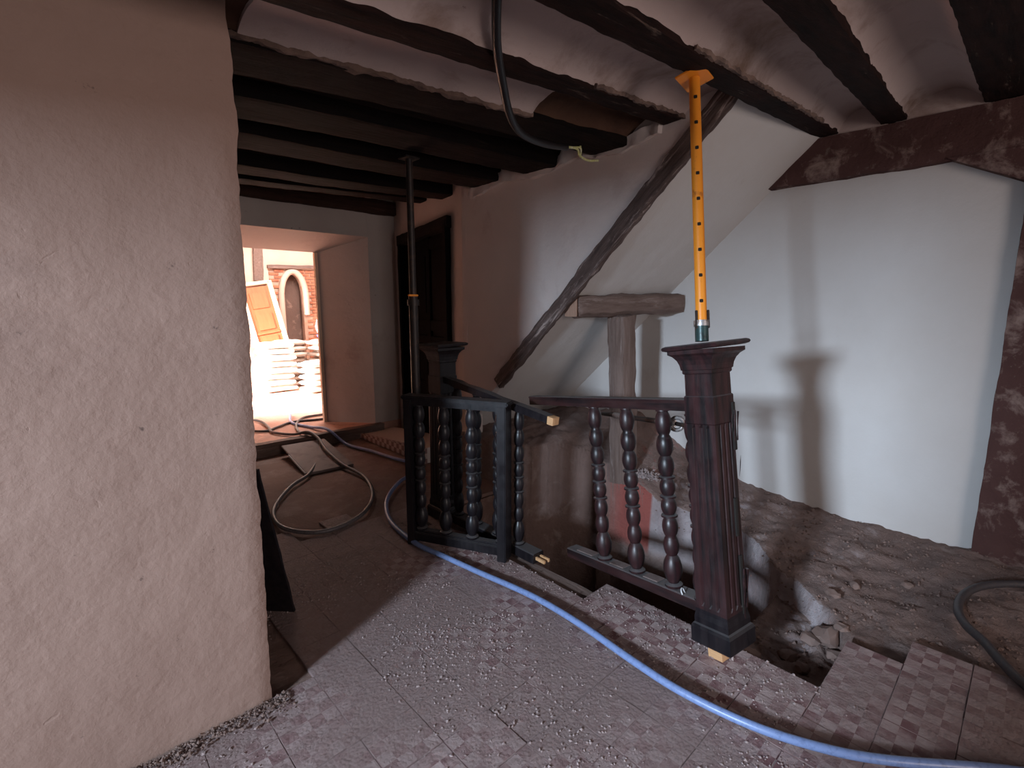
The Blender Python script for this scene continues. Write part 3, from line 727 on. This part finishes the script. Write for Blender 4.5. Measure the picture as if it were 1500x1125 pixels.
# ---- hoses on the floor
rh = .0135
def hz(L, z=None, r=rh): return [(a, b, (r + .001 if z is None else z)) if len((a, b)) == 2 else a for a, b in L]
H1 = [(2.30, -.42), (2.129, -.121), (1.863, .186), (1.753, .353), (1.676, .546), (1.64, .785), (1.649, 1.003), (1.684, 1.319), (1.691, 1.636), (1.644, 2.016), (1.609, 2.292), (1.576, 2.535), (1.617, 2.887), (1.717, 3.156), (1.867, 3.38), (2.117, 3.611), (2.381, 3.72), (2.44, 3.95), (2.39, 4.20), (2.345, 4.6), (2.28, 5.0)]
pts = [(x, y, .017 + (.012 + .008 * math.sin(y * 2.1)) * (1 if y < 2.6 else 0)) for x, y in H1] + [(2.19, 5.26, .145), (2.13, 5.6, .122), (2.06, 5.95, .122), (2.2, 6.4, .122)]
tag(tube('water_hose', pts, .0155, 'hose', None, 10, 14), 'long blue-grey hose sweeping across the checked tiles towards the doorway', 'hose')
H2 = [(2.52, 6.13, .125), (2.26, 6.11, .125), (2.06, 5.81, .125), (1.95, 5.42, .128), (1.98, 5.18, .145), (2.0, 5.0, .10), (1.88, 4.75, .035), (1.62, 4.33), (1.39, 4.12), (1.17, 3.82), (1.07, 3.58), (1.06, 3.34), (1.18, 3.14), (1.36, 3.11), (1.59, 3.23), (1.79, 3.5), (1.93, 3.91), (1.92, 4.31, .035), (1.93, 4.69, .09), (1.99, 5.02, .13), (1.96, 5.22, .165), (1.86, 5.36, .13), (1.74, 5.62, .125), (1.78, 5.9, .125), (1.80, 6.33, .125), (1.6, 6.6, .125)]
tag(tube('looped_hose', [(p[0], p[1], p[2] if len(p) > 2 else .017) for p in H2], .0145, 'hoseg', None, 8, 12), 'grey hose lying in a big loop on the brown corridor floor', 'hose')
H3 = [(2.6, 5.95), (2.39, 5.90), (2.09, 5.98), (1.86, 5.84), (1.70, 5.74), (1.55, 5.95), (1.45, 6.3)]
tag(tube('dark_hose', [(a, b, .122) for a, b in H3], .014, 'hosed', None, 8, 10), 'dark hose curving across the floor just past the doorway', 'hose')
H5 = [(4.0, -.62), (3.85, -.36), (3.72, -.13), (3.54, .04), (3.34, .12), (3.14, .13), (3.0, .09), (2.90, .02), (2.80, -.03), (2.66, -.12), (2.5, -.3), (2.4, -.6)]
tag(tube('dark_hose', [(a, b, max(tz(a, b) if a > 2.74 else .0, tz(a + .03, b + .03) if a > 2.74 else 0, .0) + .022) for a, b in H5], .019, 'hosed', None, 8, 12), 'thick dark hose curling over the rubble at the foot of the brown post', 'hose')

# ---- ceiling conduit with loose wires
cdt = thing('hanging_conduit', 'black conduit hanging in a curve from the ceiling with bare yellow-green wires', 'cable')
tube('conduit',
     [(1.03, 1.15, 2.50), (1.12, 1.25, 2.47), (1.27, 1.42, 2.40), (1.41, 1.54, 2.33), (1.563, 1.66, 2.285), (1.741, 1.77, 2.282), (1.956, 1.84, 2.30), (2.234, 1.925, 2.355)] , .0165, 'cable', cdt, 10, 12)
tube('wire', [(2.22, 1.92, 2.355), (2.328, 1.928, 2.367), (2.40, 1.965, 2.352), (2.52, 2.0, 2.355), (2.657, 2.029, 2.385)], .007, 'wire', cdt, 8, 8)
tube('wire', [(2.22, 1.93, 2.352), (2.31, 1.93, 2.372), (2.37, 1.935, 2.380), (2.40, 1.962, 2.350), (2.385, 1.95, 2.40)], .0055, 'wire', cdt, 8, 8)

# ---- boards
bd = thing('grey_board', 'grey board lying against the doorway step with one pale edge', 'board', (1.52, 4.32, 0))
bm_ = Matrix.Translation((1.84, 4.72, .045)) @ Matrix.Rotation(R(-4), 4, 'Z') @ Matrix.Rotation(R(6), 4, 'X')
o = box('board', (0, 0, 0), (.43, .78, .022), 'slate', bd, .003); o.matrix_local = Matrix.Translation((-1.52, -4.32, 0)) @ bm_
o = box('board_edge', (-.217, -.12, -.002), (.008, .5, .02), 'white', bd, .002); o.matrix_local = Matrix.Translation((-1.52, -4.32, 0)) @ bm_
lb = thing('dark_plank', 'black plank leaning behind the near left wall', 'plank', (.62, 2.40, 0))
member('plank', (.09, .05, .0), (-.06, -.08, .80), .20, .022, 'blackw', lb, .06, .002, (1, .9, .2))

# ---- rubble stones by the broken edge
SL = ['largest rubble stone at the foot of the broken landing corner', 'brown stone in the hole beside the largest stone', 'small stone against the pale broken corner', 'brown stone in the middle of the hole floor',
      'rounded stone just behind the leaning newel plinth', 'small stone in the hole by the edge of the tiles', 'small stone at the corner of the tiles', 'stone in the hole nearest the newel plinth',
      'stone on the landing right of the pale corner', 'smallest stone wedged under the tile corner', 'small stone lying alone on the rubble landing', 'tiny stone on the landing towards the right wall']
for k, (x, y, s) in enumerate(((2.62, .545, .055), (2.55, .60, .035), (2.70, .56, .03), (2.46, .66, .045), (2.30, .80, .05), (2.38, .58, .03), (2.66, .50, .028), (2.20, .62, .035), (2.90, .60, .03), (2.56, .50, .03), (3.1, .55, .026), (3.3, .35, .022))):
    bm = bmesh.new(); bmesh.ops.create_icosphere(bm, subdivisions=2, radius=s)
    for v in bm.verts:
        v.co = Vector((v.co.x * 1.3, v.co.y, v.co.z * .7)) + nz(v.co / s, 1.1, k * 3) * s * .45
    o = finish('stone', bm, 'stone', None, True, 25); o.location = (x, y, tz(x, y) + s * .42); o.rotation_euler = (0, 0, k * 1.3)
    tag(o, SL[k], 'stone', 'rubble stones by the stairwell')

# ---- crumbs of plaster strewn on the tiles: nobody could count them
def crumbs(name, fn, n, mat, smin, smax, label):
    bm = bmesh.new(); c = 0
    while c < n:
        p = fn()
        if p is None: continue
        s = smin + (smax - smin) * random.random() ** 4
        a = [Vector((random.uniform(.6, 1.2), 0, 0)), Vector((-random.uniform(.6, 1.2), 0, 0)), Vector((0, random.uniform(.5, 1.2), 0)), Vector((0, -random.uniform(.5, 1.2), 0)), Vector((0, 0, random.uniform(.5, 1))), Vector((0, 0, -.5))]
        q = Matrix.Rotation(random.random() * 6.28, 3, 'Z') @ Matrix.Rotation(random.uniform(-.5, .5), 3, 'X')
        vs = [bm.verts.new(Vector(p) + q @ v * s) for v in a]
        for i, j in ((0, 2), (2, 1), (1, 3), (3, 0)): bm.faces.new((vs[i], vs[j], vs[4])); bm.faces.new((vs[j], vs[i], vs[5]))
        c += 1
    return tag(finish(name, bm, mat), label, 'rubble', None, 'stuff')
def on_tiles():
    x, y = random.uniform(-.1, 2.1), random.uniform(.1, 3.0)
    if x > 1.9 and y > 1.47: return None
    if x < .52 and y > 1.86: return None
    d = ns(x, y, 2.2, 4) + .45 - abs(x - 1.2) * .3
    if random.random() > d: return None
    return (x, y, .002)
crumbs('plaster_crumbs', on_tiles, 11000, 'crumb', .0014, .008, 'fine grey plaster crumbs and dust strewn over the checked tiles')
def by_wall():
    x = random.uniform(-.6, .56); y = 1.865 - abs(random.gauss(0, .035)); return (x, y, random.uniform(0, .014))
def pile():
    return (3.36 + abs(random.gauss(0, .06)), 2.06 + random.gauss(0, .09), .13 + random.uniform(0, .05))
crumbs('plaster_pile', pile, 500, 'crumb', .006, .022, 'small heap of pale plaster flakes at the foot of the timber tee')
crumbs('debris_line', by_wall, 2600, 'stone', .0015, .010, 'line of plaster debris along the foot of the left wall')
def on_rub():
    x, y = random.uniform(2.1, 4.0), random.uniform(-.6, 2.3); z = tz(x, y)
    if z < -.25 or (x < 2.75 and y < .46): return None
    return (x, y, z + .002)
crumbs('rubble_grit', on_rub, 5000, 'stone', .002, .013, 'brown rubble grit and plaster flakes over the stairwell landing')

# ---- things in the bright room beyond
dl = thing('leaning_door', 'orange panelled wooden door in a pale frame leaning against the far wall', 'door', (3.10, 9.2, .1))
md = Matrix.Rotation(R(-10), 4, 'X') @ Matrix.Rotation(R(9), 4, 'Y').inverted()
def dbox(nm, c, d, mat):
    o = box(nm, c, d, mat, dl, .006); o.matrix_local = md; return o
dbox('door_leaf', (0, 0, .88), (.42, .03, 1.72), 'odoor')
for s in (-1, 1): dbox('frame_post', (s * .25, -.01, .9), (.08, .06, 1.85), 'pine')
dbox('frame_head', (0, -.01, 1.80), (.5, .06, .06), 'pine')
for z in (.3, .72, 1.12, 1.5): dbox('panel', (0, -.022, z), (.28, .02, .28), 'odoor')
dbox('door_rail', (0, -.03, .93), (.40, .012, .05), 'odoor')
def sack_me(name, mat, sx, sy, sz):
    bm = bmesh.new(); bmesh.ops.create_cube(bm, size=1); bmesh.ops.subdivide_edges(bm, edges=bm.edges, cuts=5, use_grid_fill=True)
    for v in bm.verts:
        x, y, z = v.co * 2
        e = 1 - max(abs(x) ** 5, abs(y) ** 5) * .55
        c = v.co.copy(); v.co = Vector((c.x * sx * (1 - .06 * z * z), c.y * sy * (1 - .08 * z * z), c.z * sz * e)) + nz(c, 5, 1) * .012
    me = bpy.data.meshes.new(name); bmesh.ops.recalc_face_normals(bm, faces=bm.faces); bm.to_mesh(me); bm.free(); me.materials.append(M[mat])
    for p in me.polygons: p.use_smooth = True
    return me
sk = sack_me('sack', 'sack', .52, .36, .105); skw = sack_me('pale_sack', 'sackw', .52, .36, .105)
def sack(me, x, y, k, label, group, rz=0):
    o = bpy.data.objects.new('cement_sack', me); COL.objects.link(o); o.location = (x + random.uniform(-.02, .02), y + random.uniform(-.02, .02), .158 + k * .099); o.rotation_euler = (0, 0, rz + random.uniform(-.07, .07)); tag(o, label, 'sack', group)
ORD = ['topmost', 'second from the top', 'third from the top', 'fourth from the top', 'fifth from the top', 'sixth from the top', 'seventh from the top', 'lowest']
def stack(me, x, y, n, what, group, rz):
    for k in range(n):
        sack(me, x, y, k, what + ', ' + (ORD[n - 1 - k] if k else 'lowest'), group, rz)
stack(skw, 2.72, 8.42, 8, 'white sunlit cement sack in the tall left stack', 'sacks of the tall left stack', 0)
stack(sk, 3.05, 8.78, 8, 'grey cement sack in the tall stack behind the gap', 'sacks of the tall rear stack', .3)
stack(skw, 3.22, 7.95, 5, 'white cement sack in the low front stack', 'sacks of the low front stack', .1)
stack(sk, 3.62, 8.55, 8, 'grey cement sack in the stack under the white bag', 'sacks of the stack under the bag', .15)
stack(sk, 3.68, 7.80, 5, 'grey cement sack in the low stack at the doorway edge', 'sacks of the low stack at the doorway edge', 1.5)
bm = bmesh.new(); bmesh.ops.create_uvsphere(bm, u_segments=20, v_segments=14, radius=1)
for v in bm.verts:
    z = v.co.z; f = 1 if z < 0 else 1 - .75 * z ** 1.4
    v.co = Vector((v.co.x * .11 * f + .02 * z, v.co.y * .09 * f, (z + 1) * .22)) + nz(v.co, 2.3, 2) * .014
bg = thing('plastic_bag', 'crumpled white plastic bag with a blue base standing on the sacks', 'bag', (3.56, 8.5, .955))
finish('bag_body', bm, 'bag', bg, True)
cyl('bag_base', .09, -.01, .03, 'blue', bg, .10)
tube('bag_handle', [(.02, 0, .40), (.06, 0, .46), (.10, .0, .42), (.07, .0, .34)], .012, 'bag', bg, 4, 6)
